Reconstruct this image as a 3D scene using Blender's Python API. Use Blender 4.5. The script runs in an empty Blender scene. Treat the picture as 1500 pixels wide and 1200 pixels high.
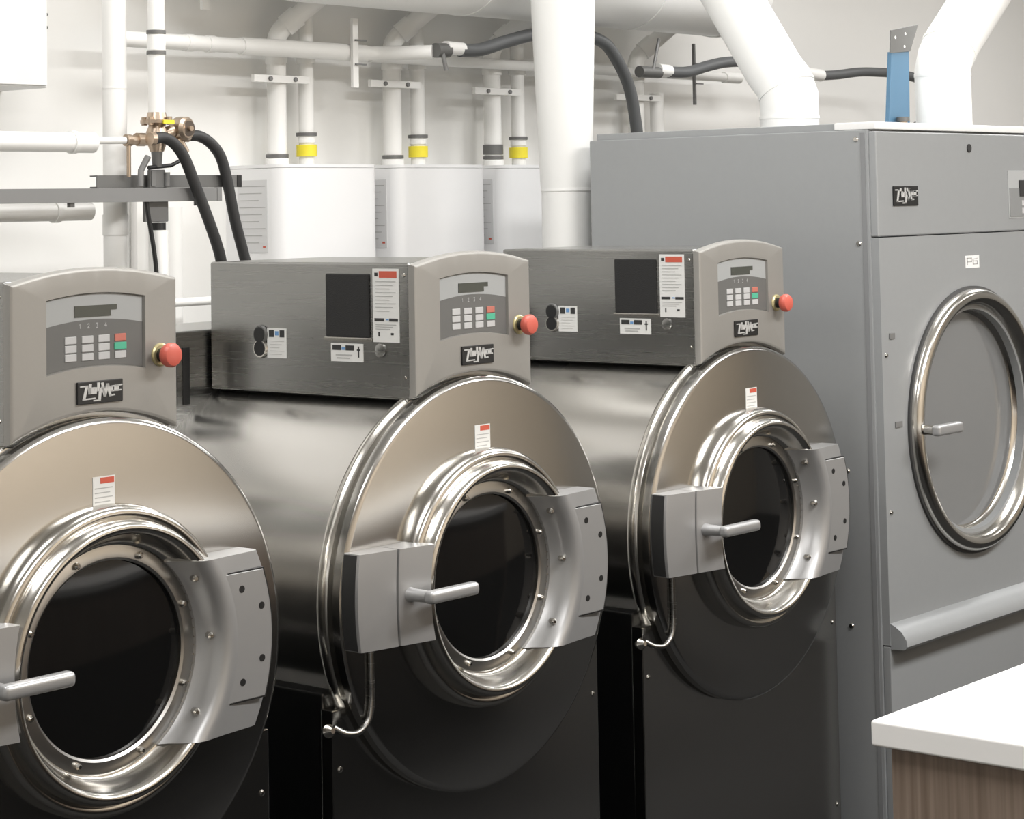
import bpy, bmesh, math
from mathutils import Vector, Matrix
PI = math.pi
scene = bpy.context.scene
col = scene.collection

# ------------------------------------------------------------------ camera
cam_d = bpy.data.cameras.new('camera'); cam = bpy.data.objects.new('camera', cam_d); col.objects.link(cam)
yaw, pitch, roll = 0.697093037, -0.061792798, 0.018189
fw = Vector((math.cos(pitch)*math.cos(yaw), math.cos(pitch)*math.sin(yaw), -math.sin(pitch)))
rt0 = Vector((math.sin(yaw), -math.cos(yaw), 0)); dn0 = fw.cross(rt0)
rt = rt0*math.cos(roll) + dn0*math.sin(roll); dn = dn0*math.cos(roll) - rt0*math.sin(roll)
up = -dn
cam.matrix_world = Matrix(((rt.x, up.x, -fw.x, -3.093591), (rt.y, up.y, -fw.y, -2.691673), (rt.z, up.z, -fw.z, 1.550926), (0, 0, 0, 1)))
cam_d.sensor_width = 36.0; cam_d.sensor_fit = 'HORIZONTAL'
cam_d.lens = 36.0*3180.1515/1500.0
cam_d.shift_x = 0.0; cam_d.shift_y = -(600-102.8226)/1500.0
cam_d.clip_start = 0.05
scene.camera = cam

# ------------------------------------------------------------------ light
vs = scene.view_settings
vs.view_transform = 'Standard'; vs.look = 'None'; vs.gamma = 1.0; vs.use_curve_mapping = False
vs.exposure = 0.12
w = bpy.data.worlds.new('world'); scene.world = w; w.use_nodes = True
w.node_tree.nodes['Background'].inputs[0].default_value = (0.9, 0.95, 1.0, 1)
w.node_tree.nodes['Background'].inputs[1].default_value = 0.3
CEIL = 2.95
def ceiling_lamp(x, y, sx, sy, power, colr=(1.0, 0.99, 0.98)):
    d = bpy.data.lights.new('ceiling_lamp', 'AREA'); d.shape = 'RECTANGLE'; d.size = sx; d.size_y = sy
    d.energy = power; d.color = colr
    o = bpy.data.objects.new('ceiling_lamp', d); col.objects.link(o); o.location = (x, y, CEIL-0.035)
for lx, ly, p in ((-1.8, 0.2, 25), (0.1, 0.2, 24), (2.2, 0.0, 30), (4.5, -0.2, 32),
                  (-1.8, -2.1, 34), (0.6, -2.1, 84), (2.7, -2.1, 56), (5.0, -2.1, 12)):
    ceiling_lamp(lx, ly, 1.2, 0.6, p)

# ------------------------------------------------------------------ helpers
def tag(o, label=None, cat=None, group=None, kind=None):
    if label: o['label'] = label
    if cat: o['category'] = cat
    if group: o['group'] = group
    if kind: o['kind'] = kind
    return o
def empty(name, loc=(0, 0, 0)):
    o = bpy.data.objects.new(name, None); o.empty_display_size = 0.05; o.location = loc; col.objects.link(o); return o
def copy_tree(o, parent=None):
    c = o.copy(); col.objects.link(c); c.parent = parent
    for ch in list(o.children): copy_tree(ch, c)
    return c

MATS = {}
def mat(name, base, rough=0.5, metal=0.0, noise=0.0, nscale=(40, 40, 40), bump=0.0, spec=0.5, rnoise=0.0, emit=None, coat=0.0, aniso=0.0):
    if name in MATS: return MATS[name]
    m = bpy.data.materials.new(name); m.use_nodes = True; nt = m.node_tree; b = nt.nodes['Principled BSDF']
    b.inputs['Base Color'].default_value = (*base, 1); b.inputs['Roughness'].default_value = rough
    b.inputs['Metallic'].default_value = metal; b.inputs['Specular IOR Level'].default_value = spec
    b.inputs['Coat Weight'].default_value = coat
    b.inputs['Anisotropic'].default_value = aniso
    if emit: b.inputs['Emission Color'].default_value = (*emit[0], 1); b.inputs['Emission Strength'].default_value = emit[1]
    if noise or bump or rnoise:
        tc = nt.nodes.new('ShaderNodeTexCoord'); mp = nt.nodes.new('ShaderNodeMapping'); mp.inputs['Scale'].default_value = nscale
        nz = nt.nodes.new('ShaderNodeTexNoise'); nz.inputs['Scale'].default_value = 1.0; nz.inputs['Detail'].default_value = 3.0
        nt.links.new(tc.outputs['Object'], mp.inputs[0]); nt.links.new(mp.outputs[0], nz.inputs[0])
        if noise:
            mx = nt.nodes.new('ShaderNodeMix'); mx.data_type = 'RGBA'
            mx.inputs[6].default_value = (*[c*(1-noise) for c in base], 1); mx.inputs[7].default_value = (*[min(1, c*(1+noise)) for c in base], 1)
            nt.links.new(nz.outputs[0], mx.inputs[0]); nt.links.new(mx.outputs[2], b.inputs['Base Color'])
        if rnoise:
            mr = nt.nodes.new('ShaderNodeMapRange'); mr.inputs[3].default_value = rough-rnoise; mr.inputs[4].default_value = rough+rnoise
            nt.links.new(nz.outputs[0], mr.inputs[0]); nt.links.new(mr.outputs[0], b.inputs['Roughness'])
        if bump:
            bp = nt.nodes.new('ShaderNodeBump'); bp.inputs['Strength'].default_value = bump; bp.inputs['Distance'].default_value = 0.002
            nt.links.new(nz.outputs[0], bp.inputs['Height']); nt.links.new(bp.outputs[0], b.inputs['Normal'])
    MATS[name] = m; return m

STEEL = mat('brushed_steel', (0.50, 0.49, 0.47), 0.17, 1.0, noise=0.012, nscale=(4, 4, 320), rnoise=0.015)
STEEL_DRUM = mat('brushed_steel_drum', (0.60, 0.585, 0.56), 0.22, 1.0, noise=0.02, nscale=(3, 300, 3), rnoise=0.02)
STEEL_DIMMED = mat('brushed_steel_dimmed', (0.35, 0.35, 0.34), 0.27, 1.0, noise=0.012, nscale=(3, 4, 300), rnoise=0.02)  # same steel, base darkened to stand in for dark reflections on the housing
STEEL_BASE = mat('dark_steel', (0.15, 0.15, 0.15), 0.30, 1.0)
POLISH = mat('polished_steel', (0.60, 0.58, 0.54), 0.19, 1.0)
CONS = mat('console_grey', (0.32, 0.31, 0.29), 0.42, 0.35, noise=0.02, nscale=(300, 300, 300))
CAST = mat('cast_grey', (0.42, 0.42, 0.42), 0.36, 0.55)
KEYDARK = mat('keypad_dark', (0.13, 0.13, 0.125), 0.45)
KEYLIGHT = mat('keypad_light', (0.36, 0.37, 0.37), 0.4)
KEY = mat('key_grey', (0.50, 0.50, 0.50), 0.5)
KEYRED = mat('key_red', (0.50, 0.16, 0.12), 0.5)
KEYGREEN = mat('key_green', (0.08, 0.42, 0.27), 0.5)
LCD = mat('lcd', (0.07, 0.075, 0.065), 0.25)
BLACK = mat('black', (0.012, 0.012, 0.012), 0.45)
BLACKRUB = mat('black_rubber', (0.022, 0.022, 0.022), 0.55, noise=0.2, nscale=(200, 200, 200))
MESHBLK = mat('black_mesh', (0.012, 0.012, 0.012), 0.6, bump=0.4, nscale=(400, 400, 400))
DARKGLASS = mat('dark_glass', (0.006, 0.006, 0.006), 0.06, 0.0, spec=0.35)
RED = mat('red_plastic', (0.60, 0.12, 0.085), 0.38)
YELLOW = mat('yellow', (0.80, 0.68, 0.04), 0.5)
WHITE_LAB = mat('label_white', (0.72, 0.72, 0.70), 0.5)
LAB_RED = mat('label_red', (0.55, 0.10, 0.06), 0.5)
LAB_BLK = mat('label_black', (0.03, 0.03, 0.03), 0.5)
LAB_GREY = mat('label_grey', (0.42, 0.42, 0.41), 0.6)
LAB_BLUE = mat('label_blue', (0.14, 0.30, 0.55), 0.5)
WHITE_PIPE = mat('white_pipe', (0.84, 0.835, 0.81), 0.35)
WHITE_DUCT = mat('white_duct', (0.86, 0.86, 0.84), 0.45)
WHITE_HEAT = mat('white_enamel', (0.84, 0.84, 0.84), 0.3)
WALLW = mat('wall_white', (0.83, 0.825, 0.80), 0.55, noise=0.01, nscale=(8, 8, 8))
CEILW = mat('ceiling_white', (0.80, 0.80, 0.79), 0.8)
BEIGE = mat('wall_beige', (0.62, 0.53, 0.42), 0.7)
GREYW = mat('wall_grey', (0.36, 0.35, 0.33), 0.7)
FLOOR = mat('floor_dark', (0.020, 0.020, 0.020), 0.8, noise=0.3, nscale=(30, 30, 30), spec=0.08)
DRY = mat('dryer_paint', (0.32, 0.33, 0.335), 0.38, 0.15, noise=0.02, nscale=(60, 60, 60))
GALV = mat('galvanised', (0.21, 0.21, 0.207), 0.5, 0.3)
GALVD = mat('galvanised_dark', (0.16, 0.16, 0.155), 0.5, 0.4)
BRASS = mat('brass', (0.50, 0.40, 0.31), 0.32, 0.9)
BLUE = mat('blue_paint', (0.085, 0.185, 0.29), 0.45)
COUNTER = mat('white_counter', (0.88, 0.875, 0.86), 0.35)
HOSEGREY = mat('grey_hose', (0.10, 0.104, 0.106), 0.5)
def wood():
    m = bpy.data.materials.new('wood_grain'); m.use_nodes = True; nt = m.node_tree; b = nt.nodes['Principled BSDF']
    tc = nt.nodes.new('ShaderNodeTexCoord'); mp = nt.nodes.new('ShaderNodeMapping'); mp.inputs['Scale'].default_value = (110, 110, 2.5)
    nz = nt.nodes.new('ShaderNodeTexNoise'); nz.inputs['Scale'].default_value = 1.0; nz.inputs['Detail'].default_value = 6; nz.inputs['Distortion'].default_value = 0.3
    rp = nt.nodes.new('ShaderNodeValToRGB')
    rp.color_ramp.elements[0].position = 0.3; rp.color_ramp.elements[0].color = (0.16, 0.115, 0.085, 1)
    rp.color_ramp.elements[1].position = 0.7; rp.color_ramp.elements[1].color = (0.27, 0.21, 0.165, 1)
    nt.links.new(tc.outputs['Object'], mp.inputs[0]); nt.links.new(mp.outputs[0], nz.inputs[0]); nt.links.new(nz.outputs[0], rp.inputs[0]); nt.links.new(rp.outputs[0], b.inputs['Base Color'])
    b.inputs['Roughness'].default_value = 0.5
    return m
WOOD = wood()
def glass():
    m = bpy.data.materials.new('door_glass'); m.use_nodes = True; nt = m.node_tree; b = nt.nodes['Principled BSDF']
    b.inputs['Base Color'].default_value = (0.27, 0.275, 0.275, 1); b.inputs['Roughness'].default_value = 0.05  # grey base stands in for the bright room mirrored in the pane
    b.inputs['Transmission Weight'].default_value = 0.25; b.inputs['IOR'].default_value = 1.9
    return m
GLASS = glass()

def catmull(pts, n=8):
    P = [Vector(p) for p in pts]; P = [P[0]*2-P[1]] + P + [P[-1]*2-P[-2]]; out = []
    for i in range(1, len(P)-2):
        for k in range(n):
            t = k/n; a, b, c, d = P[i-1], P[i], P[i+1], P[i+2]
            out.append(0.5*((2*b) + (c-a)*t + (2*a-5*b+4*c-d)*t*t + (3*b-a-3*c+d)*t**3))
    out.append(P[-2]); return out

class B:
    def __init__(s): s.bm = bmesh.new(); s.wn = False
    def box(s, x0, x1, y0, y1, z0, z1, bev=0.0, seg=2):
        t = bmesh.new(); bmesh.ops.create_cube(t, size=1.0)
        for v in t.verts: v.co = Vector(((x0+x1)/2+v.co.x*(x1-x0), (y0+y1)/2+v.co.y*(y1-y0), (z0+z1)/2+v.co.z*(z1-z0)))
        if bev: s.wn = True; bmesh.ops.bevel(t, geom=t.edges[:], offset=bev, segments=seg, profile=0.5, affect='EDGES')
        return s.merge(t)
    def merge(s, t):
        me = bpy.data.meshes.new('tmp'); t.to_mesh(me); t.free(); s.bm.from_mesh(me); bpy.data.meshes.remove(me); return s
    def tube(s, pts, r, n=16, caps=True):
        P = [Vector(p) for p in pts]; rs = r if isinstance(r, (list, tuple)) else [r]*len(P)
        T = []
        for i in range(len(P)):
            a = P[max(i-1, 0)]; b = P[min(i+1, len(P)-1)]; T.append((b-a).normalized())
        ref = Vector((0, 0, 1)) if abs(T[0].z) < 0.9 else Vector((1, 0, 0))
        u = T[0].cross(ref).normalized(); rings = []
        for i, p in enumerate(P):
            u = (u - T[i]*u.dot(T[i])).normalized(); v = T[i].cross(u)
            f = 1.0
            rings.append([s.bm.verts.new(p + (u*math.cos(2*PI*k/n) + v*math.sin(2*PI*k/n))*rs[i]*f) for k in range(n)])
        for a, b in zip(rings, rings[1:]):
            for k in range(n): s.bm.faces.new((a[k], a[(k+1) % n], b[(k+1) % n], b[k]))
        if caps:
            s.bm.faces.new(rings[0][::-1]); s.bm.faces.new(rings[-1])
        return s
    def cyl(s, p0, p1, r0, r1=None, n=24): return s.tube([p0, p1], [r0, r0 if r1 is None else r1], n)
    def lathe(s, prof, cx=0.0, cz=0.0, n=72, close=False):          # profile (radius, y) about a Y axis
        rings = []
        for r, y in prof:
            if r < 1e-6: rings.append([s.bm.verts.new((cx, y, cz))])
            else: rings.append([s.bm.verts.new((cx+r*math.cos(2*PI*k/n), y, cz+r*math.sin(2*PI*k/n))) for k in range(n)])
        prs = list(zip(rings, rings[1:])) + ([(rings[-1], rings[0])] if close else [])
        for a, b in prs:
            for k in range(n):
                k2 = (k+1) % n
                if len(a) == 1 and len(b) == 1: continue
                if len(a) == 1: s.bm.faces.new((a[0], b[k2], b[k]))
                elif len(b) == 1: s.bm.faces.new((a[k], a[k2], b[0]))
                else: s.bm.faces.new((a[k], a[k2], b[k2], b[k]))
        return s
    def prism(s, poly, y0, y1, bev=0.0, seg=2):                      # polygon in XZ, extruded along Y
        t = bmesh.new(); vs_ = [t.verts.new((x, y0, z)) for x, z in poly]; f = t.faces.new(vs_)
        r = bmesh.ops.extrude_face_region(t, geom=[f])
        for v in [g for g in r['geom'] if isinstance(g, bmesh.types.BMVert)]: v.co.y = y1
        if bev:
            s.wn = True
            es = [e for e in t.edges if all(abs(v.co.y-y0) < 1e-6 for v in e.verts)]
            bmesh.ops.bevel(t, geom=es, offset=bev, segments=seg, profile=0.5, affect='EDGES')
        return s.merge(t)
    def quad(s, *pts): s.bm.faces.new([s.bm.verts.new(p) for p in pts]); return s
    def build(s, name, m, parent=None, smooth=True, ang=35, xf=None):
        if xf is not None: bmesh.ops.transform(s.bm, matrix=xf, verts=s.bm.verts)
        bmesh.ops.recalc_face_normals(s.bm, faces=s.bm.faces)
        me = bpy.data.meshes.new(name); s.bm.to_mesh(me); s.bm.free()
        if smooth:
            me.shade_smooth(); me.set_sharp_from_angle(angle=math.radians(ang))
        me.materials.append(m)
        o = bpy.data.objects.new(name, me); col.objects.link(o); o.parent = parent
        if smooth and s.wn: wm = o.modifiers.new('weighted_normals', 'WEIGHTED_NORMAL'); wm.keep_sharp = True; wm.weight = 100
        return o

def strokes(lines, wdt, to3d, depth):                              # thick flat strokes: lines of 2-D points -> raised letters
    b = B()
    for ln in lines:
        for (x0, y0), (x1, y1) in zip(ln, ln[1:]):
            d = Vector((x1-x0, y1-y0)); L = d.length; d /= L; nrm = Vector((-d.y, d.x))*wdt/2; d = d*wdt*0.4
            c = [Vector((x0, y0))-d+nrm, Vector((x0, y0))-d-nrm, Vector((x1, y1))+d-nrm, Vector((x1, y1))+d+nrm]
            lo = [b.bm.verts.new(to3d(p.x, p.y, 0)) for p in c]; hi = [b.bm.verts.new(to3d(p.x, p.y, depth)) for p in c]
            b.bm.faces.new(hi)
            for k in range(4): b.bm.faces.new((lo[k], lo[(k+1) % 4], hi[(k+1) % 4], hi[k]))
    return b
LOGO = [[(0.06, 0.80), (0.19, 0.80), (0.12, 0.22), (0.36, 0.24)],                  # U, swept
        [(0.27, 0.86), (0.25, 0.46), (0.25, 0.70), (0.39, 0.70), (0.38, 0.46)],    # n
        [(0.32, 0.66), (0.32, 0.46)],
        [(0.455, 0.90), (0.455, 0.56)],                                              # i
        [(0.50, 0.66), (0.475, 0.14), (0.36, 0.14)],
        [(0.545, 0.88), (0.60, 0.30), (0.665, 0.82), (0.725, 0.30), (0.81, 0.32)], # M
        [(0.545, 0.70), (0.56, 0.48)],
        [(0.85, 0.72), (0.75, 0.70), (0.76, 0.50), (0.84, 0.50), (0.85, 0.72)],    # a
        [(0.98, 0.74), (0.90, 0.72), (0.90, 0.50), (0.96, 0.51)]]                   # c
def badge(name, x0, x1, z0, z1, y, parent):
    o = B().box(x0, x1, y-0.004, y, z0, z1, 0.0015).build(name, BLACK, parent)
    tag(o, 'black badge with silver lettering')
    W, H = x1-x0, z1-z0
    strokes(LOGO, 0.062, lambda u, v, d: (x0+(0.01+u*0.955)*W, y-0.004-d, z0+v*H), 0.0012).build('lettering', mat('badge_silver', (0.55, 0.55, 0.54), 0.4, 0.2), o, smooth=False)
    return o

# ------------------------------------------------------------------ room shell
WX0, WX1, WY0, WY1 = -4.1, 6.2, -3.6, 1.50
def struct(name, m, *b):
    o = B().box(*b).build(name, m, smooth=False); o['kind'] = 'structure'; return o
struct('floor', FLOOR, WX0-0.1, WX1+0.1, WY0-0.1, WY1+0.1, -0.1, 0)
struct('ceiling', CEILW, WX0-0.1, WX1+0.1, WY0-0.1, WY1+0.1, CEIL, CEIL+0.1)
struct('wall_back', WALLW, WX0, WX1, WY1, WY1+0.1, 0, CEIL)
struct('wall_front', BEIGE, WX0, WX1, WY0-0.1, WY0, 0, CEIL)
struct('wall_left', WALLW, WX0-0.1, WX0, WY0-0.1, WY1+0.1, 0, CEIL)
struct('wall_right', GREYW, WX1, WX1+0.1, WY0-0.1, WY1+0.1, 0, CEIL)

# ------------------------------------------------------------------ washer-extractor
def washer():
    W = empty('washer_extractor')
    CZ, DZ = 0.852, 0.8627
    # cabinet, drum housing
    B().box(-0.372, 0.372, 0.045, 0.90, 0.06, 0.706, 0.006).build('base_cabinet', STEEL_BASE, W)
    B().box(-0.33, 0.33, 0.08, 0.90, 0.0, 0.062).build('plinth', BLACK, W)
    fp = B().box(-0.375, 0.375, 0.018, 0.046, 0.04, 0.68, 0.003).build('front_panel', STEEL, W)
    for sx in (-1, 1):
        for z in (0.5765, 0.165):
            B().lathe([(0, -0.004), (0.004, -0.003), (0.006, 0.0), (0.006, 0.002)], sx*0.357, z, 12).build('screw', POLISH, fp).location.y = 0.018
    B().lathe([(0.0, 0.05), (0.370, 0.05), (0.370, 0.90), (0.355, 0.915), (0.0, 0.915)], 0, CZ, 128).build('drum_housing', STEEL_DRUM, W)
    B().lathe([(0.366, 0.018), (0.380, 0.022), (0.3855, 0.030), (0.3855, 0.040), (0.380, 0.048), (0.366, 0.052)], 0, CZ, 128).build('drum_flange', POLISH, W)
    B().lathe([(0.15, -0.012), (0.368, -0.012), (0.374, -0.0105), (0.3785, -0.006), (0.3795, 0.0), (0.3795, 0.010), (0.372, 0.014), (0.366, 0.020), (0.15, 0.020)], 0, CZ, 128).build('face_plate', STEEL, W)
    # warning sticker on the face
    st = B().box(-0.0205, 0.0225, -0.0128, -0.012, 1.0945, 1.1415).build('warning_sticker', WHITE_LAB, W, smooth=False)
    B().box(-0.006, 0.021, -0.0132, -0.0128, 1.1305, 1.1395).build('sticker_header', LAB_RED, st, smooth=False)
    tl = B()
    for k in range(4): tl.box(-0.017, 0.018-0.005*(k % 2), -0.0131, -0.0128, 1.1225-k*0.007, 1.1242-k*0.007)
    tl.build('sticker_text', LAB_GREY, st, smooth=False)
    # door
    D = B().lathe([(0.236, -0.012), (0.2365, -0.026), (0.234, -0.038), (0.228, -0.046), (0.221, -0.046), (0.2165, -0.044), (0.2145, -0.050), (0.211, -0.061), (0.205, -0.067), (0.198, -0.066),
                    (0.192, -0.056), (0.187, -0.042), (0.182, -0.031), (0.177, -0.025), (0.174, -0.024), (0.174, -0.012)], 0, DZ, 128).build('door_ring', POLISH, W, ang=60)
    gr = B().lathe([(0.176, -0.020), (0.173, -0.022), (0.154, -0.022), (0.150, -0.019), (0.150, -0.008), (0.176, -0.008)], 0, DZ, 96, close=True).build('glass_ring', mat('glass_ring_steel', (0.5, 0.49, 0.47), 0.3, 1.0), W)
    for k in range(8):
        a = PI/8 + k*PI/4
        x, z = 0.1625*math.cos(a), DZ+0.1625*math.sin(a)
        B().tube([(x, -0.021, z), (x, -0.027, z), (x, -0.030, z)], [0.0055, 0.0055, 0.003], 10).build('bolt', POLISH, gr)
    B().lathe([(0.0, -0.020), (0.05, -0.0195), (0.10, -0.0175), (0.151, -0.013), (0.151, -0.009)], 0, DZ, 96).build('door_glass', DARKGLASS, W)
    # hinge casting (right of the door)
    cross = [(0.174, -0.028), (0.181, -0.036), (0.187, -0.049), (0.194, -0.063), (0.202, -0.071), (0.212, -0.074), (0.222, -0.072)]
    hb = B(); rows = []; NZ = 20; dlo, dhi = -0.147, 0.133
    for i in range(NZ+1):
        dz = dlo + (dhi-dlo)*i/NZ; z = DZ+dz
        fr = [(math.sqrt(r*r-dz*dz), y) for r, y in cross]
        xo = 0.311-0.036*(dz/0.14)**2; x5 = fr[-1][0]
        fr += [(x5+(xo-x5)*0.3, -0.067), (x5+(xo-x5)*0.9, -0.061), (xo, -0.058), (xo+0.004, -0.052), (xo+0.004, -0.014)]
        back = [(x, -0.0125) for x, y in fr[::-1]]
        rows.append([hb.bm.verts.new((x, y, z)) for x, y in fr+back])
    for a, b in zip(rows, rows[1:]):
        n = len(a)
        for k in range(n): hb.bm.faces.new((a[k], a[(k+1) % n], b[(k+1) % n], b[k]))
    m = len(rows[0])//2
    for rw in (rows[0], rows[-1]):
        for k in range(m-1): hb.bm.faces.new((rw[k], rw[k+1], rw[2*m-2-k], rw[2*m-1-k]))
    H = hb.build('hinge', CAST, W)
    pl = []
    for i in range(9):
        dz = -0.100+0.204*i/8; pl.append((0.300-0.034*(dz/0.14)**2, DZ+dz))
    for i in range(9):
        dz = 0.104-0.204*i/8; pl.append((0.208-0.024*(dz/0.14)**2, DZ+dz))
    hp = B().prism(pl, -0.0715, -0.055, 0.001, 1).build('hinge_cover', CAST, H)
    B().prism([(x+(0.0022 if i < 9 else -0.0022), z+(0.0022 if z > DZ else -0.0022)*(1 if i in (0, 8, 9, 17) else 0)) for i, (x, z) in enumerate(pl)], -0.0705, -0.055).build('cover_gap', BLACK, H)
    for x, z in ((0.234, 0.940), (0.277, 0.908), (0.277, 0.824), (0.234, 0.792)):
        B().cyl((x, -0.0722, z), (x, -0.070, z), 0.006, n=14).build('bolt_hole', BLACK, hp)
    for a in (34, 3, -34):
        r = 0.186; x, z = r*math.cos(math.radians(a)), DZ+r*math.sin(math.radians(a))
        B().tube([(x, -0.044, z), (x-0.004, -0.055, z), (x-0.005, -0.058, z)], [0.0058, 0.0058, 0.003], 10).build('bolt', POLISH, H)
    # latch housing and lever (left of the door)
    def latch(x0, x1, y0, y1, bow0, bow1):
        b = B(); rows = []
        for i in range(11):
            t = i/10; z = 0.786+t*0.167; q = 1-(2*t-1)**2
            xa, xb = x0-bow0*q, x1-bow1*q
            rows.append([b.bm.verts.new(p) for p in ((xa, -0.0125, z), (xa, y0+0.006, z), (xa+0.001, y0+0.002, z), (xa+0.006, y0, z), (xb-0.003, y1, z), (xb, y1+0.003, z), (xb, -0.0125, z))])
        for a, c in zip(rows, rows[1:]):
            for k in range(7): b.bm.faces.new((a[k], a[(k+1) % 7], c[(k+1) % 7], c[k]))
        b.bm.faces.new(rows[0]); b.bm.faces.new(rows[-1])
        return b
    L = latch(-0.371, -0.288, -0.052, -0.064, 0.007, 0.004).build('latch_housing', CAST, W)
    L2 = latch(-0.2855, -0.207, -0.066, -0.078, 0.004, 0.010).build('latch_cover', CAST, W)
    B().box(-0.295, -0.280, -0.058, -0.0125, 0.792, 0.947).build('latch_gap', BLACK, L)
    sb = B(); srow = []
    for i in range(11):
        t = i/10; z = 0.788+t*0.163; xa = -0.3716-0.007*(1-(2*t-1)**2)
        srow.append([sb.bm.verts.new(q) for q in ((xa, -0.014, z), (xa-0.001, -0.014, z), (xa-0.001, -0.044, z), (xa, -0.044, z))])
    for a, c in zip(srow, srow[1:]):
        for k in range(4): sb.bm.faces.new((a[k], a[(k+1) % 4], c[(k+1) % 4], c[k]))
    sb.bm.faces.new(srow[0]); sb.bm.faces.new(srow[-1])
    sb.build('side_cover', mat('dark_plastic', (0.03, 0.03, 0.03), 0.4), L)
    LV = B().tube([(-0.264, -0.066, 0.872), (-0.264, -0.078, 0.872), (-0.262, -0.108, 0.872)], [0.014, 0.0115, 0.0105], 18).build('lever', CAST, W)
    B().box(-0.274, -0.146, -0.130, -0.106, 0.8605, 0.8835, 0.008, 3).build('lever_grip', CAST, LV)
    # drain rod below the latch
    B().tube(catmull([(-0.313, -0.018, 0.79), (-0.313, -0.018, 0.735), (-0.313, -0.018, 0.69), (-0.321, -0.018, 0.660), (-0.343, -0.016, 0.643), (-0.368, -0.010, 0.644), (-0.384, 0.004, 0.655)]), 0.0058, 12).build('vent_tube', STEEL_DIMMED, W)
    B().tube([(-0.392, 0.012, 0.650), (-0.397, 0.004, 0.652), (-0.397, -0.006, 0.654)], [0.011, 0.012, 0.005], 14).build('tube_fitting', POLISH, W)
    # console
    n = 24; x1 = 0.166
    def loop(ins):
        xs = x1-ins; out = []
        for i in range(n+1):                                       # bottom arc left to right
            x = -xs+2*xs*i/n; out.append((x, CZ+math.sqrt((0.387+ins)**2-x*x)))
        for i in range(n+1):                                       # top arch right to left
            x = xs-2*xs*i/n; out.append((x, 1.4435+0.0215*(1-(x/x1)**2)-ins))
        return out
    def reclip(ins):
        out = []; xa, xb = -0.0985+ins, 0.0975-ins
        for i in range(13):
            x = xa+(xb-xa)*i/12; out.append((x, 1.3015+0.009*(1-(x/0.098)**2)+ins))
        for i in range(13):
            x = xb-(xb-xa)*i/12; out.append((x, 1.4165+0.009*(1-(x/0.098)**2)-ins))
        return out
    cb = B()
    o0 = [cb.bm.verts.new((x, 0.0, z)) for x, z in loop(0.007)]
    o1 = [cb.bm.verts.new((x, 0.003, z)) for x, z in loop(0.002)]
    o2 = [cb.bm.verts.new((x, 0.010, z)) for x, z in loop(0.0)]
    o3 = [cb.bm.verts.new((x, 0.0165, z)) for x, z in loop(0.0)]
    i0 = [cb.bm.verts.new((x, 0.0, z)) for x, z in reclip(0.0)]
    i1 = [cb.bm.verts.new((x, 0.006, z)) for x, z in reclip(0.002)]
    for a, b in ((o0, o1), (o1, o2), (o2, o3), (i0, i1)):
        for k in range(len(a)): cb.bm.faces.new((a[k], a[(k+1) % len(a)], b[(k+1) % len(a)], b[k]))
    cb.bm.faces.new(o3)
    es = []
    for lp in (o0, i0):
        for k in range(len(lp)): es.append(cb.bm.edges.get((lp[k], lp[(k+1) % len(lp)])))
    bmesh.ops.triangle_fill(cb.bm, edges=es, use_beauty=True, use_dissolve=False)
    cb.wn = True
    C = cb.build('console_panel', CONS, W)
    # control pad in its recess
    lo = [(x, z) for x, z in reclip(0.002)]
    split = lambda x: 1.3745+0.0095*(1-(x/0.098)**2)
    low = lo[:13] + [(x, split(x)) for x, z in lo[13:]]
    hi = [(x, split(x)) for x, z in lo[:13]] + lo[13:]
    KP = B().prism(low, 0.0045, 0.007).build('keypad', KEYDARK, W, smooth=False)
    DP = B().prism(hi, 0.0050, 0.007).build('display_panel', KEYLIGHT, W, smooth=False)
    B().prism([(-0.041, 1.388), (0.031, 1.388), (0.031, 1.3975), (0.043, 1.3975), (0.043, 1.4055), (-0.041, 1.4055)], 0.0038, 0.006).build('display', LCD, DP, smooth=False)
    for ci, x in enumerate((-0.049, -0.016, 0.0165, 0.0495)):
        for ri, z in enumerate((1.353, 1.3395, 1.326)):
            km = KEY if ci < 3 or ri == 2 else (KEYRED if ri == 0 else KEYGREEN)
            hx = 0.0115 if ri != 1 or ci < 3 else 0.0125
            k = B().box(x-hx, x+hx, 0.0030, 0.0050, z-0.0058, z+0.0058, 0.0008, 1).build('key', km, KP)
            if ci == 3 and ri < 2: tag(k, 'red stop key' if ri == 0 else 'green start key')
    dig = {'1': [[(0.3, 0.8), (0.5, 1), (0.5, 0)]], '2': [[(0.1, 0.9), (0.8, 1), (0.8, 0.6), (0.1, 0), (0.9, 0)]],
           '3': [[(0.1, 1), (0.8, 1), (0.4, 0.6), (0.8, 0.4), (0.7, 0), (0.1, 0)]], '4': [[(0.7, 0), (0.7, 1), (0.1, 0.35), (1, 0.35)]]}
    for d, x in zip('1234', (-0.030, -0.0135, 0.0035, 0.0205)):
        strokes(dig[d], 0.22, lambda u, v, q, x=x: (x-0.0022+u*0.0044, 0.0044-q, 1.3710+v*0.0065), 0.0003).build('numeral', mat('numeral_grey', (0.42, 0.42, 0.42), 0.5), KP, smooth=False)
    badge('badge', -0.042, 0.048, 1.2535, 1.2885, 0.0, W)
    # emergency stop
    EB = B().lathe([(0.0, -0.004), (0.016, -0.004), (0.0185, -0.002), (0.0185, 0.002)], 0.128, 1.3205, 32).build('stop_button', mat('button_ring', (0.62, 0.55, 0.30), 0.35, 0.6), W)
    B().lathe([(0.0115, -0.004), (0.0115, -0.018), (0.0, -0.018)], 0.128, 1.3205, 24).build('collar', BLACK, EB)
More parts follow.
